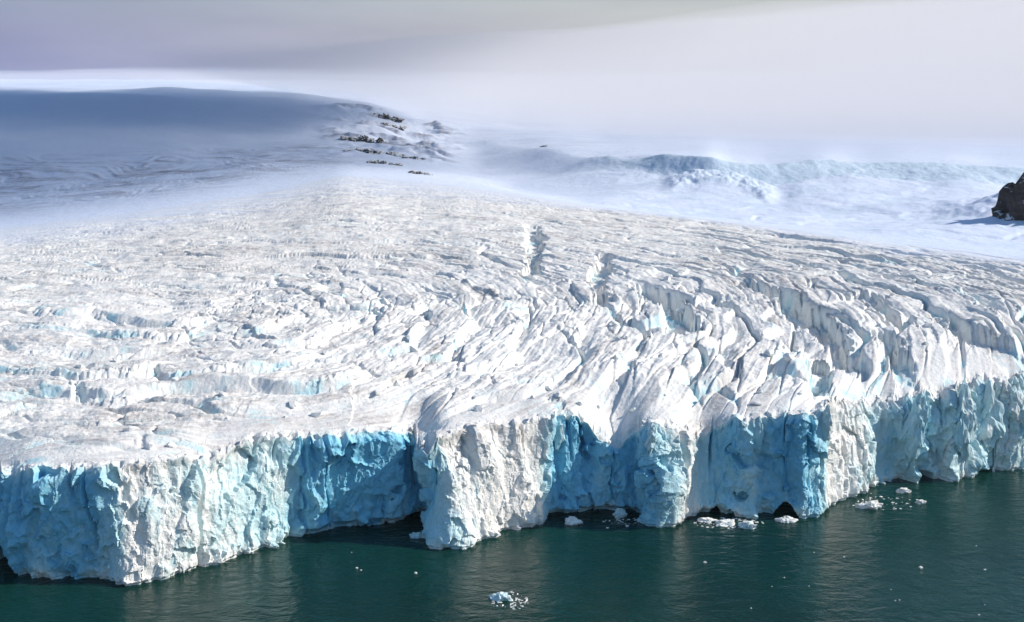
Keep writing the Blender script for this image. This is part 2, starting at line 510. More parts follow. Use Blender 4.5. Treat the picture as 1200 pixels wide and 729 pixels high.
MX, MY, _ = at_depth(1255, 262, 850.0)
MOUND = (float(MX), float(MY), 26.0)             # snow banked round the rock at the right
def land(X, Y):
    """height of the ice surface with its crevasses; also blueness and dirt"""
    z, back, beyond, wf = base_height(X, Y)
    px = 600 + F_PX * X / Y
    near = sstep(2, 34, back) * 0.85 + 0.15
    ice = 1 - sstep(-0.55, 0.15, beyond)         # 1 on the glacier, 0 on the smooth snow beyond
    wx = fbm2(X / 95, Y / 95, 2, 3); wy = fbm2(X / 34, Y / 34, 2, 9)
    # distance from a line that runs from the fan's centre to the far left: the bands follow it and wrap round its end
    ax, ay = -0.984, 0.177
    along = np.clip((X - CX) * ax + (Y - CY) * ay, 0, 900)
    dx, dy = X - CX - ax * along, Y - CY - ay * along
    r0 = np.sqrt(dx * dx + dy * dy + 400.0) + 10 * noise2(X / 120, Y / 120, 5)
    r = r0 + 7 * wx + 2.6 * wy
    a = np.arctan2(dy, dx) * 200 - along + 8 * fbm2(X / 45, Y / 45, 2, 21)
    far = np.clip((Y - 330) / 550, 0, 1)
    right = sstep(520, 1000, px)
    # big blocks parted by crevasses
    F1, F2, cid, vx, vy = voronoi2(r / 21.0 + 0.15 * wy, a / 85.0 + 0.10 * wx, 31)
    patch = sstep(-0.35, 0.35, fbm2(X / 90, Y / 90, 2, 33) + 0.9 * right - 0.35)
    gap = (1 - sstep(0.015, 0.10, F2 - F1)) * patch
    A = (1.0 + 0.30 * right) * (1 - 0.6 * far) * (1 - 0.30 * sstep(350, 0, px))
    h = A * (1.0 * (cid - 0.5) * 2 - 0.7 * vx + 0.4 * vy - 3.0 * gap)
    # steps that drop towards the water, cut into the blocks
    def saw(lam, seed, sharp):
        ph = (r + lam * 0.6 * fbm2(X / (lam * 2.8), Y / (lam * 2.8), 3, seed)) / lam + 0.45 * (cid - 0.5) * patch
        f = ph - np.floor(ph)
        return np.where(f < sharp, 0.55 * f / sharp + 0.45 * sstep(0.0, 0.3, f), 1 - (f - sharp) / (1 - sharp)), f
    m1 = 0.3 + 0.7 * sstep(-0.5, 0.4, fbm2(r0 / 45, a / 130, 2, 41)); s1, f1 = saw(25.0, 43, 0.88)
    m2 = sstep(-0.5, 0.5, fbm2(r0 / 25, a / 80, 2, 45)); s2, f2 = saw(9.0, 47, 0.83)
    m3 = sstep(-0.4, 0.5, fbm2(X / 14, Y / 14, 2, 49)); s3, f3 = saw(3.4, 51, 0.78)
    h = h + A * 3.7 * m1 * (s1 - 0.5) + 1.0 * m2 * (s2 - 0.5) * (1 - 0.2 * far) * 0.8 + 0.22 * m3 * (s3 - 0.5)
    G1, G2, gid, gx, gy = voronoi2(r / 4.2 + 0.25 * wy, a / 20.0, 57)
    h = h + (0.38 * (gid - 0.5) - 0.25 * gx + 0.2 * gy) * (0.25 + 0.75 * sstep(-0.1, 0.5, fbm2(X / 35, Y / 35, 2, 58)))
    # narrow cracks that run with the bands and part them into smaller flat-topped blocks
    C1, C2, c_id, cx_, cy_ = voronoi2((r0 + 5 * wx + 1.2 * wy) / 7.5, a / 42.0 + 0.15 * wx, 55)
    crack = (1 - sstep(0.015, 0.085, C2 - C1)) * sstep(-0.35, 0.25, fbm2(X / 55, Y / 55, 2, 56))
    h = h + 0.9 * (c_id - 0.5) * (1 - 0.5 * far) - 1.5 * crack * (1 - 0.5 * far)
    # rubble on the scarps and crevasse floors
    Q1, Q2, qid, qx, qy = voronoi2(X / 1.9 + 0.3 * wy, Y / 2.4, 59)
    rub = np.clip(0.8 * sstep(0.80, 0.9, f1) * m1 + 0.8 * gap + 0.05, 0, 1) * sstep(-0.3, 0.5, fbm2(X / 20, Y / 20, 2, 65))
    h = h + rub * (1.1 * (qid - 0.5) - 0.7 * qx + 0.6 * qy)
    strata = fbm2((r0 + 1.2 * wx) / 1.5, a / 40.0, 3, 63, 0.6)
    bands = fbm2((r0 + 3 * wx) / 10.0, a / 160.0, 3, 64, 0.6)
    h = h + 0.55 * bands + 0.24 * strata + 0.30 * fbm2(X / 5, Y / 5, 5, 61, 0.65) + 0.25 * (qid - 0.5) * sstep(0.0, 0.5, fbm2(X / 16, Y / 16, 2, 60)) + 1.3 * fbm2(X / 28, Y / 28, 3, 67)
    for x0, y0, x1, y1, wd, dp in CREVASSES:
        ex, ey = x1 - x0, y1 - y0
        tt = np.clip(((X - x0) * ex + (Y - y0) * ey) / (ex * ex + ey * ey), 0, 1)
        dd = np.hypot(X - x0 - tt * ex, Y - y0 - tt * ey) + 3.2 * wy + 1.2 * strata + 1.5 * fbm2(X / 7, Y / 7, 2, 69)
        g = sstep(wd, wd * 0.55, dd) * (0.6 + 0.4 * np.sin(math.pi * tt))
        h = h - dp * g; gap = np.maximum(gap, g)
    # crevassed tributary on the far left and gentle undulation of the far snow
    band = sstep(0.15, 0.8, beyond) * (1 - sstep(1.5, 2.1, beyond)) * (1 - sstep(330, 480, px))
    st = fbm2((Y + 0.25 * X + 40 * wx) / 11.0, X / 160, 3, 75)
    trib = band * (1.1 * st + 1.5 * fbm2(X / 40, Y / 20, 3, 77))
    smooth = 5.0 * fbm2(X / 260, Y / 180, 3, 71) * sstep(0.1, 1.2, beyond) * (1 - 0.7 * sstep(600, 900, px))
    # broken wall of the cirque
    wall = sstep(0.25, 0.8, beyond) * (1 - sstep(1.0, 1.3, wf)) * sstep(640, 760, px)
    V1, V2, vid, _, _ = voronoi2(X / 120 + 0.5 * wx, Y / 60 + 0.4 * wy, 83)
    cirq = wall * (2.2 * (vid - 0.5) * sstep(0.0, 0.3, V2 - V1) + 3.2 * fbm2(X / 130, Y / 80, 2, 87) + (0.25 + 0.6 * sstep(-0.6, 0.0, wf) * (1 - sstep(0.8, 1.1, wf))) * fbm2(X / 20, Y / 26, 4, 89, 0.55))
    mound = sstep(770, 800, px) * (1 - sstep(880, 915, px)) * sstep(-2.6, -1.4, wf) * (1 - sstep(-0.6, 0.1, wf))
    cirq = cirq + wall * mound * (5.0 + 3.0 * fbm2(X / 24, Y / 30, 4, 90, 0.6))
    # ledges of the rocky spur
    spur = sstep(365, 410, px) * (1 - sstep(500, 560, px)) * sstep(1420, 1560, Y) * (1 - sstep(2080, 2250, Y))
    ls = (Y + 0.35 * X + 50 * fbm2(X / 70, Y / 90, 3, 93)) / 105.0
    lf = ls - np.floor(ls)
    lm = sstep(-0.25, 0.35, fbm2(X / 80, Y / 120, 2, 95))
    cirq = cirq + spur * (9.0 * lm * np.where(lf < 0.25, lf / 0.25, (1 - lf) / 0.75) + 1.3 * fbm2(X / 22, Y / 22, 3, 97))
    out = z + near * ice * h * (0.25 + 0.75 * (1 - 0.4 * far)) + trib + smooth + cirq + MOUND[2] * np.exp(-((X - MOUND[0]) ** 2 + (Y - MOUND[1]) ** 2) / 75.0 ** 2) * (1 + 0.25 * fbm2(X / 22, Y / 22, 3, 99))
    steep1 = sstep(0.80, 0.90, f1) * m1
    steep2 = sstep(0.76, 0.86, f2) * m2
    tint = sstep(0.05, 0.7, fbm2(X / 18, Y / 18, 3, 91) + 0.25)
    blue = ice * np.clip(0.40 * gap * (0.4 + 0.6 * tint) + 0.36 * steep1 * tint + 0.2 * steep2 * tint + 0.22 * crack * tint, 0, 0.8) + 0.5 * wall * np.clip(1.0 * sstep(-0.25, 0.1, wf + 0.3 * wx) * (1 - sstep(0.85, 1.05, wf)) + 0.5 * mound + 0.5 * sstep(0.1, 0.5, fbm2(X / 60, Y / 40, 3, 92)) * (1 - sstep(0.8, 1, wf)), 0, 1) * (0.7 + 0.3 * sstep(-.3, .4, fbm2(X / 9, Y / 30, 3, 94)))
    blue = blue * np.where(beyond < 0.2, 1 - 0.6 * far, 1.0)
    top = np.clip(0.24 + 1.0 * strata + 1.1 * bands + 0.3 * wx, 0, 1) * np.clip(1 - 0.8 * steep1 - 0.4 * steep2 - 0.3 * gap, 0.1, 1)
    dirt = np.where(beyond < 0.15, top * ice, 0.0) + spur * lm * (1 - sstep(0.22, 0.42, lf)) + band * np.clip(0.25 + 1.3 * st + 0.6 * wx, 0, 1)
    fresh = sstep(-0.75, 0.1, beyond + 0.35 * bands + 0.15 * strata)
    return out, blue, dirt, fresh

# ------------------------------------------------------------------ glacier sheet: rows step away from the lip
NC = 1240
cu = np.tan(np.linspace(math.atan(-0.66), math.atan(0.66), NC))
inside = np.abs(cu) < 0.52
dens = np.where(inside, 1.0, 0.4); cc = np.concatenate([[0], np.cumsum(0.5 * (dens[1:] + dens[:-1]) * np.diff(cu))])
cu = np.interp(np.linspace(0, cc[-1], NC), cc, cu)
ys = np.interp(cu, U, Y_START)
y3, y4, y5, y6, y7, y8 = [np.interp(cu, U, KY[k]) for k in range(3, 9)]
N_ICE, N_FAR = 760, 190
q = np.linspace(0, 1, N_ICE)[:, None]
rows_ice = 1 / (1 / ys + q * (1 / y3 - 1 / ys))
parts = []
for a_, b_, n_ in ((y3, y4, 60), (y4, y5, 110), (y5, y6, 70), (y6, y7, 110), (y7, y8, 10)):
    t = np.linspace(0, 1, n_ + 1)[:, None]
    parts.append(a_ + (b_ - a_) * t if not parts else (a_ + (b_ - a_) * t)[1:])
rows_far = np.concatenate(parts)
def sheet(Yr):
    Y = Yr.astype(f32); X = (cu[None, :] * Yr).astype(f32)
    z, b, d, fr = land(X, Y)
    return np.stack([X, Y, z], -1), b, d, fr
P, b, d, fr = sheet(rows_ice)
P[..., 2] -= 0.8 * (1 - sstep(0.7, 1.9, P[..., 1] - ys[None, :]))      # tucked under the cliff's cap
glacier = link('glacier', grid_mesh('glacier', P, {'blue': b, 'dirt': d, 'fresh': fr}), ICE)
tag(glacier, 'wide white crevassed glacier sloping down to a broken ice front above the sea', 'glacier', kind='structure')
P, b, d, fr = sheet(rows_far)
split = int(np.searchsorted(cu, (575 - 600) / F_PX))
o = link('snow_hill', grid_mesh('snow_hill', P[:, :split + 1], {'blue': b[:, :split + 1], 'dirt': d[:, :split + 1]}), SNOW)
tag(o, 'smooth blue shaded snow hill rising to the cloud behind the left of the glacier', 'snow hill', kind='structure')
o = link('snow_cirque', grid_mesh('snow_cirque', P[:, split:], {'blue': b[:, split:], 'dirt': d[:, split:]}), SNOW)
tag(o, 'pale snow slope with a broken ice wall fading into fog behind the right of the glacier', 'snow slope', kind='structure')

# ------------------------------------------------------------------ the ice cliff, in buttresses and bays
NW, NCAP = 125, 22
v = np.linspace(0, 1, NW)[:, None]
X = BX + (LX - BX) * v; Y = BY + (LY - BY) * v; Z = -3.0 + (LZ + 3.0) * v
lean = sstep(0.7, 0.3, FBLUE)
prof = (v ** 1.7 - v)                             # weathered faces bulge at the foot
X = X + (LX - BX) * prof * lean; Y = Y + (LY - BY) * prof * lean
Sg = np.broadcast_to(s, X.shape)
hgt = np.maximum(Z, 0)
fade = sstep(1.0, 0.92, v) * 0.55 + 0.45
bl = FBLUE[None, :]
flute = fbm3(X / 7, Y / 7, Z / 30, 3, 101)
big = fbm3(X / 16, Y / 16, Z / 22, 2, 105)
w1 = 0.45 * fbm3(X / 6, Y / 6, Z / 6, 3, 107); w2 = 0.45 * fbm3(X / 6, Y / 6, Z / 6, 3, 109)
A1, cid = facets3(X / 9.5 + 0.8 * w1, Y / 9.5 + 0.8 * w2, Z / 28 + 0.5 * w1, 111)
A2, gid = facets3(X / 3.4 + w1, Y / 3.4 + w2, Z / 10 + w2, 113)
A3, _ = facets3(X / 1.3 + w2, Y / 1.3 + w1, Z / 2.2 + w1, 115)
fine = fbm3(X / 1.7, Y / 1.7, Z / 2.2, 4, 117, 0.6)
ridge = 1 - 2 * np.abs(fbm3(X / 4.5 + w1, Y / 4.5 + w1, Z / 26 + w2, 3, 119))
flute2 = 1 - 2.2 * np.abs(fbm3(X / 13 + 0.6 * w1, Y / 13 + 0.6 * w1, Z / 60, 2, 103))
rt = sstep(985, 1060, FPX)[None, :]
disp = (1.3 * bl + 1.2 * rt) * flute2 + 2.2 * big + 1.1 * flute + 3.0 * A1 * (0.6 + 0.4 * bl) + 0.55 * A2 + 0.20 * A3 + 0.12 * fine + 0.6 * ridge * (0.15 + 0.7 * bl)
crack = 0 * disp
slit = np.zeros_like(Sg); rc = random.Random(77)
for _ in range(55):
    s0 = rc.uniform(s[40], s[-40]); wd = rc.uniform(0.5, 1.5); dp = rc.uniform(0.8, 3.0); low = rc.choice([0.0, 0.3, 0.55, 0.75])
    j0, j1 = np.searchsorted(s, (s0 - 9, s0 + 9)); q_ = slice(j0, j1)
    wander = 1.6 * noise2(Z[:, q_] / 9 + s0, 0 * Z[:, q_], 131) + rc.uniform(-.12, .12) * (Z[:, q_] - 15)
    g_ = sstep(wd, 0.1, np.abs(Sg[:, q_] - s0 - wander)) * sstep(low - 0.1, low + 0.25, v)
    slit[:, q_] = np.maximum(slit[:, q_], dp * g_)
disp = disp - slit
# wave-cut notch under the blue bays and the black caves at the waterline
notch = sstep(3.0, 1.0, Z + 0.8 * fbm2(Sg / 6, Sg * 0, 2, 121))
disp = disp * fade - UNDER[None, :] * notch - 0.8 * sstep(1.0, 0.5, Z + 0.5 * fbm2(Sg / 3, Sg * 0, 2, 127))
for cx0, half, top, depth in ((922, 13, 4.2, 10), (3, 15, 8.0, 10), (838, 5, 2.2, 6), (1085, 9, 3.0, 5), (1149, 6, 6.0, 5)):
    arch = top * np.sqrt(np.clip(1 - ((FPX - cx0) / half) ** 2, 0, 1)) * (1 + 0.2 * flute)
    disp = disp - depth * sstep(0.4, -0.5, Z - arch) * (np.abs(FPX - cx0) < half)
foot = sstep(6, 0, Z) * 0.8 * np.clip(fbm2(Sg / 5, Sg * 0 + 3, 3, 123), -0.2, 1)
disp = disp + foot
X = X + NX * disp; Y = Y + NY * disp
Z = Z + 0.25 * fine * fade * sstep(0, 0.1, v) + sstep(0.6, 1.0, v) * ((1.5 + 1.3 * rt) * fbm2(Sg / 6, 0 * Sg, 3, 125) + 0.35 * A2 - 0.55 * slit)
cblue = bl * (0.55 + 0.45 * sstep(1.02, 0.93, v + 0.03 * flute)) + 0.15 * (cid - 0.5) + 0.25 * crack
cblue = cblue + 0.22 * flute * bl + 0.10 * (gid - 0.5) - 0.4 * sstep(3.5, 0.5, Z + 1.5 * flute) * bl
cdirt = sstep(0.75, 1.0, v) * (1 - bl) * 0.9 + 0.07 * (1 - bl) + 0 * Z
# the cap carries each column of the cliff back over the lip on to the glacier
lu = X[-1] / Y[-1]
y_end = np.maximum(np.interp(lu, U, Y_START) + 2.0, Y[-1] + 2)
t = np.linspace(0, 1, NCAP + 1)[1:, None]
Yc = Y[-1] + (y_end - Y[-1]) * t; Xc = lu * Yc
zc, bc, dc, _ = land(Xc.astype(f32), Yc.astype(f32))
w = sstep(0, 0.75, t)
Zc = Z[-1] * (1 - w) + zc * w + 0.08 * sstep(0.7, 1.0, t) + 0.5 * fbm2(Xc / 3.5, Yc / 3.5, 4, 131) * np.minimum(1, 4 * t) * (1 - w)
k1, k2, kid, kx_, ky_ = voronoi2(Xc / 2.6, Yc / 2.6, 133)
Zc = Zc + (1.5 * (kid - 0.5) - 0.9 * kx_ + 0.7 * ky_) * np.minimum(1, 5 * t) * (1 - w)
Zs = Z[-1].copy(); kz = np.hanning(15); kz /= kz.sum(); Zs = np.convolve(np.pad(Zs, 7, 'edge'), kz, 'valid')
Zc = Zc + (Zs - Z[-1]) * (1 - w) * sstep(0.0, 0.15, t)
Pw = np.concatenate([np.stack([X, Y, Z], -1), np.stack([Xc, Yc, Zc], -1)])
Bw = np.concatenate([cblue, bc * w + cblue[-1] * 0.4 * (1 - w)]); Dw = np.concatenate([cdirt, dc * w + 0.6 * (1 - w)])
PIECES = [(-500, -85, 'ice_buttress', 'ice buttress at the far left end of the front'),
          (-85, 146, 'ice_bay', 'deep blue shaded hollow in the ice front above a black cave at the left edge'),
          (146, 343, 'ice_buttress', 'long white sunlit ice face between the left edge hollow and the arched blue bay'),
          (343, 507, 'ice_bay', 'arched dark blue bay with an undercut foot'),
          (507, 643, 'ice_buttress', 'tall white bulging buttress right of the arched blue bay'),
          (643, 756, 'ice_bay', 'blue bay with a white snow ramp in its lip'),
          (756, 812, 'ice_pillar', 'narrow ice pillar standing out between two blue bays'),
          (812, 942, 'ice_bay', 'ribbed bright blue bay with a small black cave at its foot'),
          (942, 990, 'ice_pillar', 'blue and white corner buttress where the front turns away'),
          (990, 1142, 'ice_buttress', 'pale fluted ice face with pointed tops towards the right edge'),
          (1142, 1600, 'ice_buttress', 'pale striped ice face at the right edge')]
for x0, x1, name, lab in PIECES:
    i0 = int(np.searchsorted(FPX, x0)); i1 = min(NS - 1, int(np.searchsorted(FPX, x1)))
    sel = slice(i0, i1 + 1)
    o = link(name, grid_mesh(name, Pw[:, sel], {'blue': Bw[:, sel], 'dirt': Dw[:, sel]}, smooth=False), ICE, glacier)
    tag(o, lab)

# ------------------------------------------------------------------ sea
n = 4
me = poly_mesh('sea', [(-9000, -3000, 0), (9000, -3000, 0), (9000, 560, 0), (-9000, 560, 0)], [(0, 1, 2, 3)])
o = link('sea', me, WATER); tag(o, 'calm dark green sea in front of the ice cliff', 'sea', kind='structure')

# ------------------------------------------------------------------ angular lumps of ice and rock
def hull_mesh(name, seed, n=26, size=(1, 1, 1), sub=0, blue=0.1, dirt=0.2, rough=0.0, taper=0.0):
    import bmesh
    r = np.random.default_rng(seed)
    p = r.normal(size=(n, 3)); p /= np.linalg.norm(p, axis=1)[:, None]
    p *= r.uniform(0.72, 1.0, (n, 1)); p *= np.array(size)
    p[:, :2] *= (1 - taper * np.clip(0.5 + 0.5 * p[:, 2:] / size[2], 0, 1))
    bm = bmesh.new()
    for q_ in p: bm.verts.new(q_)
    bmesh.ops.convex_hull(bm, input=bm.verts[:])
    for v_ in [v_ for v_ in bm.verts if not v_.link_faces]: bm.verts.remove(v_)
    if sub:
        bmesh.ops.subdivide_edges(bm, edges=bm.edges[:], cuts=sub, use_grid_fill=True)
        bm.verts.ensure_lookup_table()
        co = np.array([v_.co[:] for v_ in bm.verts], f32)
        sc = 2.2 / max(size)
        dn = fbm3(co[:, 0] * sc * 1.5, co[:, 1] * sc * 1.5, co[:, 2] * sc * 1.5, 4, seed, 0.6)
        for v_, d_ in zip(bm.verts, dn): v_.co *= 1 + rough * float(d_)
    bmesh.ops.triangulate(bm, faces=bm.faces[:])
    me = bpy.data.meshes.new(name); bm.to_mesh(me); bm.free()
    nv = len(me.vertices)
    rb = np.random.default_rng(seed + 1).uniform(-0.12, 0.12, nv)
    for k_, v_ in (('blue', blue + rb), ('dirt', np.full(nv, dirt))):
        a_ = me.attributes.new(k_, 'FLOAT', 'POINT'); a_.data.foreach_set('value', np.ascontiguousarray(v_, f32))
    return me

def hit(px, py):
    """where a sight line meets the land"""
    a, b = ray(px, py)
    Y = np.linspace(300, 5000, 4000)[None, :]
    z = land((a * Y).astype(f32), Y.astype(f32))[0]
    below = (CAM_H + b * Y < z)[0]
    i = int(np.argmax(below)) if below.any() else 3999
    return float(a * Y[0, i]), float(Y[0, i]), float(z[0, i])

# blocks broken off along the crevasses, frozen into the surface
blocks = [hull_mesh('serac_block', 200 + i, 16, (1.0, 0.8, 0.75), 0, 0.08, 0.3) for i in range(6)]
first = [None] * 6
rb = random.Random(8)
count = 0
while count < 230:
    px = rb.uniform(0, 1200); py = rb.uniform(330, 520)
    if rb.random() > (0.35 + 0.65 * px / 1200): continue
    Xp, Yp, _ = at_height(px, py, 40.0)
    ust = float(np.interp(Xp / Yp, U, Y_START))
    if Yp < ust + 3 or Yp > 560: continue
    z0, b0, d0, _ = land(np.array([[Xp]], f32), np.array([[Yp]], f32))
    i = rb.randrange(6)
    o = link('serac_block', blocks[i], ICE, glacier)
    k_ = rb.uniform(0.35, 1.0) ** 2 * 2.6
    o.location = (float(Xp), float(Yp), float(z0[0, 0]) + 0.15 * k_)
    o.rotation_euler = (rb.uniform(-.5, .5), rb.uniform(-.5, .5), rb.uniform(0, 6.28))
    o.scale = (k_ * rb.uniform(.8, 1.5), k_, k_ * rb.uniform(.6, 1.2))
    count += 1

# pinnacles standing along the broken lip
for i, (px, py, w_, h_, dy, b_, lean_, lab) in enumerate([
        (1074, 497, 40, 92, -1, .62, .10, 'blue pointed ice pinnacle leaning out near the right end of the front'),
        (1127, 497, 50, 96, 0, .45, .06, 'pale narrow pinnacle right of the blue pointed one'),
        (1153, 490, 62, 92, 1, .42, -.05, 'broad blocky pinnacle beside the pale narrow one'),
        (1188, 478, 40, 74, 1, .35, .08, 'pinnacle at the right edge of the front'),
        (968, 495, 24, 56, 1, .30, .10, 'small pinnacle over the corner where the front turns away'),
        (655, 508, 22, 44, 0, .55, .05, 'small blue tooth at the lip left of the snow ramp'),
        (764, 515, 26, 44, 0, .50, -.06, 'blue tooth at the top of the narrow pillar')]):
    yb = float(np.interp(px, FR[:, 0], by)) + dy
    X0, Y0, Z0 = at_depth(px, py, yb); m_px = yb / F_PX
    me = hull_mesh('serac', 700 + i, 60, (w_ * m_px / 2, w_ * m_px / 2.4, h_ * m_px / 2), 4, b_, 0.1, 0.36, 0.6)
    o = link('serac', me, ICE, glacier); o.location = (float(X0), float(Y0), float(Z0)); o.rotation_euler = (0.05, lean_, i * 1.3)
    tag(o, lab)

# ------------------------------------------------------------------ bare rock
def rock(px, py, w, h, name, label, group, seed, deep=1.0, tilt=0.0, lumps=1):
    """craggy rock grown from several lumps along its length, in one mesh"""
    import bmesh
    X0, Y0, z0 = hit(px, py)
    m_px = Y0 / F_PX
    r = random.Random(seed)
    bm = bmesh.new()
    for i in range(lumps):
        t = (i + 0.5) / lumps - 0.5 + r.uniform(-.06, .06)
        k = r.uniform(0.65, 1.15) * (1 - 1.1 * abs(t)) if lumps > 1 else 1.0
        wl_ = w * m_px / 2 * (1.5 / lumps if lumps > 1 else 1)
        me = hull_mesh('lump', seed * 10 + i, 40, (wl_ * r.uniform(.8, 1.2), deep * w * m_px / 4, h * m_px / 2 * k), 4 if w > 100 else 3, 0, 0, 0.5)
        n0 = len(bm.verts)
        bm.from_mesh(me); bpy.data.meshes.remove(me)
        bm.verts.ensure_lookup_table()
        off = Vector((t * w * m_px, r.uniform(-.1, .1) * w * m_px * deep, (r.uniform(-.15, .15) * h * m_px if lumps > 1 else 0)))
        for v_ in bm.verts[n0:]: v_.co += off
    me = bpy.data.meshes.new(name); bm.to_mesh(me); bm.free()
    o = link(name, me, ROCK); o.location = (X0, Y0, z0); o.rotation_euler = (0.12, tilt, 0)
    return tag(o, label, 'rock', group)
rock(1248, 250, 150, 230, 'rock_outcrop', 'dark brown rock outcrop breaking through the snow at the right edge', None, 501, 0.7, 0, 4)
for i, (px, py, w, h, lab) in enumerate([
        (450, 138, 44, 9, 'topmost dark rock band high on the snow spur'),
        (452, 147, 46, 8, 'second rock band from the top of the snow spur'),
        (430, 165, 52, 11, 'thick rock band below the snow patch in the middle of the spur'),
        (440, 179, 60, 9, 'long thin rock band stretching left below the middle of the spur'),
        (450, 192, 38, 8, 'short dark rock band under the long thin one'),
        (487, 186, 28, 6, 'faint rock band to the right of the long thin one'),
        (493, 204, 28, 8, 'lowest rock band near the foot of the spur'),
        (638, 172, 8, 3, 'single small rock alone on the smooth snow right of the spur')]):
    rock(px, py, w, h, 'rock_band', lab, 'rock bands on the snow spur', 510 + i, 0.8, 0.10 if i < 7 else 0, 7 if i < 7 else 1)

# ------------------------------------------------------------------ floating ice
def floe(px, py, w, h, name, label, cat, group=None, seed=0, blue=0.2, lift=0.25, rot=0.0, deep=0.6):
    X0, Y0, _ = at_height(px, py, 0.0)
    m_px = math.hypot(float(Y0), CAM_H) / F_PX
    me = hull_mesh(name, 300 + seed, 40, (w * m_px / 2, w * m_px / 2 * deep, h * m_px / 2), 3 if w > 12 else 0, blue, 0.05, 0.34)
    o = link(name, me, ICE)
    o.location = (float(X0), float(Y0), h * m_px / 2 * lift)
    o.rotation_euler = (0, 0, rot)
    tag(o, label, cat, group)
    return o
floe(586, 702, 27, 13, 'ice_floe', 'small iceberg with a blue side adrift in open water at the bottom centre', 'iceberg', None, 1, .45, .2, -.3)
floe(672, 613, 24, 12, 'ice_floe', 'low pale green ice floe below the blue bay with the snow ramp', 'ice floe', 'ice floes at the cliff foot', 2, .2, .2)
floe(727, 606, 17, 15, 'ice_floe', 'lumpy upright ice chunk in the dark notch left of the narrow pillar', 'ice floe', 'ice floes at the cliff foot', 3, .5, .4)
floe(755, 611, 19, 7, 'ice_floe', 'flat bluish floe touching the left foot of the narrow pillar', 'ice floe', 'ice floes at the cliff foot', 4, .6, .3)
floe(828, 611, 26, 8, 'ice_floe', 'flat white floe just right of the narrow pillar', 'ice floe', 'ice floes at the cliff foot', 5, .15, .2)
floe(850, 615, 28, 9, 'ice_floe', 'middle floe in the raft of broken ice below the ribbed bay', 'ice floe', 'ice floes at the cliff foot', 6, .2, .2)
floe(875, 618, 26, 13, 'ice_floe', 'biggest pale green floe at the right end of the broken raft', 'ice floe', 'ice floes at the cliff foot', 7, .3, .25)
floe(920, 611, 26, 11, 'ice_floe', 'floe in front of the small black cave mouth', 'ice floe', 'ice floes at the cliff foot', 8, .1, .25)
floe(491, 629, 24, 9, 'ice_floe', 'blue grey floe in the shadow inside the arched bay', 'ice floe', 'ice floes at the cliff foot', 9, .5, .2)
floe(1020, 595, 31, 14, 'ice_floe', 'largest of the three white floes off the right hand cliff', 'ice floe', 'ice floes off the right cliff', 10, .08, .2)
floe(1059, 577, 19, 10, 'ice_floe', 'white floe closest to the cliff of the right hand three', 'ice floe', 'ice floes off the right cliff', 11, .1, .25)
floe(1079, 590, 14, 9, 'ice_floe', 'smallest and rightmost of the three white floes off the right cliff', 'ice floe', 'ice floes off the right cliff', 12, .05, .25)
CHIP = {(1079, 665.5): 'largest white ice chip in the open water at the lower right', (1154, 668): 'white ice chip near the right edge, level with the largest chip',
        (989, 653): 'white ice chip alone in the water below the corner buttress', (418, 666): 'left and larger chip of the close pair below the arched blue bay',
        (423, 668.5): 'right and smaller chip of the close pair below the arched blue bay', (487, 672): 'white ice chip alone in dark water left of the tall white buttress reflection',
        (826, 659.5): 'white ice chip alone in the water below and right of the narrow pillar', (735, 617): 'white ice chip just in front of the lumpy upright chunk',
        (712, 619): 'white ice chip between the pale green floe and the lumpy upright chunk', (1147, 721): 'white ice chip lowest of all near the bottom right corner'}
for i, (px, py, w) in enumerate([(989,653,3),(1079,665.5,6),(1154,668,4),(1147,721,3),(1044,691,2),(1049,704,2.5),(1054,703.5,2.5),
        (919,677,2.5),(948,687,2),(954,647.5,2),(904.5,687.5,2),(1066,586,2.5),(1144,640,2.5),(1154,709,2),(418,666,4),(423,668.5,3),
        (487,672,5),(412,647.5,2),(826,659.5,5),(735,617,5),(712,619,4),(880,713,2.5)]):
    floe(px, py, w, w * 0.6, 'ice_fragment', CHIP.get((px, py), 'barely visible white ice speck drifting on the green water'), 'ice fragment', 'tiny ice fragments on the water', 40 + i, .05, .3)

def brash(px, py, rx, ry, n_, label, seed):
    """a scatter of splinters round a floe, too many to count, in one mesh"""
    import bmesh
    r = random.Random(seed); bm = bmesh.new()
    X0, Y0, _ = at_height(px, py, 0.0); m_px = math.hypot(float(Y0), CAM_H) / F_PX
    for i in range(n_):
        k = r.uniform(0.3, 1.0) ** 2 * 0.75
        t = r.uniform(0, 6.283); q_ = r.uniform(0.35, 1.0)
        me = hull_mesh('splinter', 900 + seed + i % 7, 9, (k, k * .8, k * .4), 0, 0, 0)
        n0 = len(bm.verts); bm.from_mesh(me); bpy.data.meshes.remove(me); bm.verts.ensure_lookup_table()
        off = Vector((math.cos(t) * q_ * rx * m_px, math.sin(t) * q_ * ry * m_px, 0.03))
        for v_ in bm.verts[n0:]: v_.co += off
    me = bpy.data.meshes.new('brash_ice'); bm.to_mesh(me); bm.free()
    o = link('brash_ice', me, ICE); o.location = (float(X0), float(Y0), 0)
    tag(o, label, 'brash ice', kind='stuff')
brash(596, 704, 24, 26, 90, 'splinters of brash ice ringing the small iceberg in open water', 1)
brash(853, 613, 42, 18, 120, 'splinters of brash ice between the floes of the raft below the ribbed bay', 2)
brash(738, 611, 30, 10, 60, 'splinters of brash ice at the left foot of the narrow pillar', 3)
brash(1030, 588, 40, 30, 60, 'splinters of brash ice off the right hand cliff', 4)

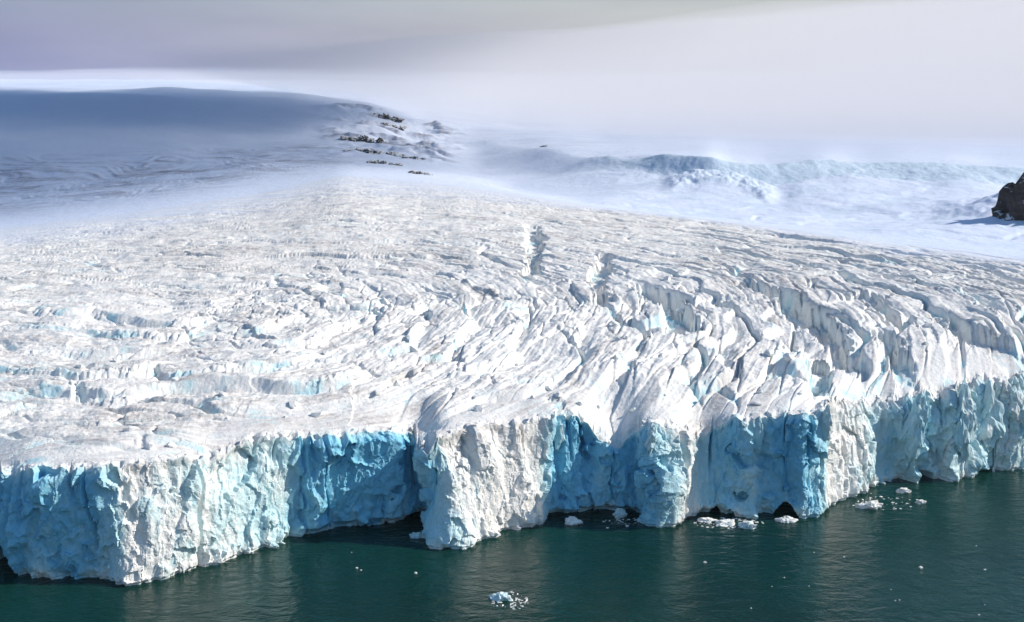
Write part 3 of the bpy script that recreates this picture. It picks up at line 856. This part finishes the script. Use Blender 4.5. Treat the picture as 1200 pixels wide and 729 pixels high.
# ------------------------------------------------------------------ haze over everything
hz = [(-9500, -3200, -5), (9500, -3200, -5), (9500, 9000, -5), (-9500, 9000, -5)]
hz += [(x, y, 545) for x, y, z in hz]
me = poly_mesh('haze', hz, [(3, 2, 1, 0), (4, 5, 6, 7), (0, 1, 5, 4), (1, 2, 6, 5), (2, 3, 7, 6), (3, 0, 4, 7)])
k = Nodes('haze_air'); k.n.remove(k.b)
vol = k.n.new('ShaderNodeVolumePrincipled')
vol.inputs['Color'].default_value = (0.65, 0.8, 1.0, 1)
vol.inputs['Density'].default_value = 0.00002
k.l.new(vol.outputs['Volume'], k.out.inputs['Volume'])
o = link('haze', me, k.m); tag(o, 'thin pale haze lying over the glacier and the far snow', 'haze', kind='stuff')

# ------------------------------------------------------------------ cloud over the ice cap and fog lying on the far slopes
def vapour(name, lumps, density, colour, label, seed, below=0.6):
    """one closed lumpy body: a height field of ellipsoid lumps above and below a middle plane"""
    import bmesh
    bm = bmesh.new()
    x0 = min(l[0] - l[3] for l in lumps); x1 = max(l[0] + l[3] for l in lumps)
    y0 = min(l[1] - l[4] for l in lumps); y1 = max(l[1] + l[4] for l in lumps)
    zc = lumps[0][2]; n_ = 230
    gx, gy = np.meshgrid(np.linspace(x0, x1, n_), np.linspace(y0, y1, n_))
    thick = np.zeros_like(gx)
    wx_ = 140 * fbm2(gx / 900, gy / 900, 2, seed); wy_ = 140 * fbm2(gx / 900, gy / 900, 2, seed + 5)
    for lx_, ly_, _, rx, ry, rz in lumps:
        q_ = np.clip(1 - ((gx + wx_ - lx_) / rx) ** 2 - ((gy + wy_ - ly_) / ry) ** 2, 0, 1)
        thick = thick + rz * q_ ** 2
    thick *= 1 + 0.2 * fbm2(gx / 700, gy / 700, 2, seed + 9)
    thick[0] = thick[-1] = 0; thick[:, 0] = thick[:, -1] = 0
    thick = np.minimum(np.maximum(thick, 0) + 0.5, 262)
    up = np.stack([gx, gy, zc + thick], -1); dn = np.stack([gx, gy, np.maximum(zc - below * thick, -2)], -1)
    idx = np.arange(n_ * n_).reshape(n_, n_); off = n_ * n_
    q1 = np.stack([idx[:-1, :-1], idx[:-1, 1:], idx[1:, 1:], idx[1:, :-1]], -1).reshape(-1, 4)
    faces = [tuple(f) for f in q1] + [tuple(f[::-1] + off) for f in q1]
    rim = list(idx[0]) + list(idx[1:, -1]) + list(idx[-1, ::-1][1:]) + list(idx[::-1, 0][1:-1])
    for a_, b_ in zip(rim, rim[1:] + rim[:1]): faces.append((a_, a_ + off, b_ + off, b_))
    me = poly_mesh(name, np.concatenate([up.reshape(-1, 3), dn.reshape(-1, 3)]), faces)
    k = Nodes(name + '_vapour'); k.n.remove(k.b)
    vol = k.n.new('ShaderNodeVolumePrincipled')
    vol.inputs['Color'].default_value = (*colour, 1); vol.inputs['Density'].default_value = density
    k.l.new(vol.outputs['Volume'], k.out.inputs['Volume'])
    o = link(name, me, k.m)
    return tag(o, label, 'cloud', kind='stuff')
vapour('cloud', [(90, 2060, 720, 600, 480, 110), (-410, 2060, 720, 700, 490, 120), (100, 1450, 720, 850, 760, 70), (-700, 1450, 720, 800, 700, 60)], 0.012, (0.32, 0.34, 0.45),
       'grey cloud hanging over the far snow', 601)
vapour('fog_bank', [(2000, 2700, 240, 3000, 2100, 210), (3000, 2600, 240, 2400, 1900, 150), (1400, 6200, 240, 5200, 2500, 170)], 0.0011, (0.96, 0.93, 0.92),
       'pale fog lying on the far snow slopes on the right', 611, 2.5)
vapour('fog_bank', [(-1500, 6000, 290, 6500, 2600, 120)], 0.0004, (0.92, 0.91, 0.96), 'thin fog softening the skyline of the snow hill on the left', 621)
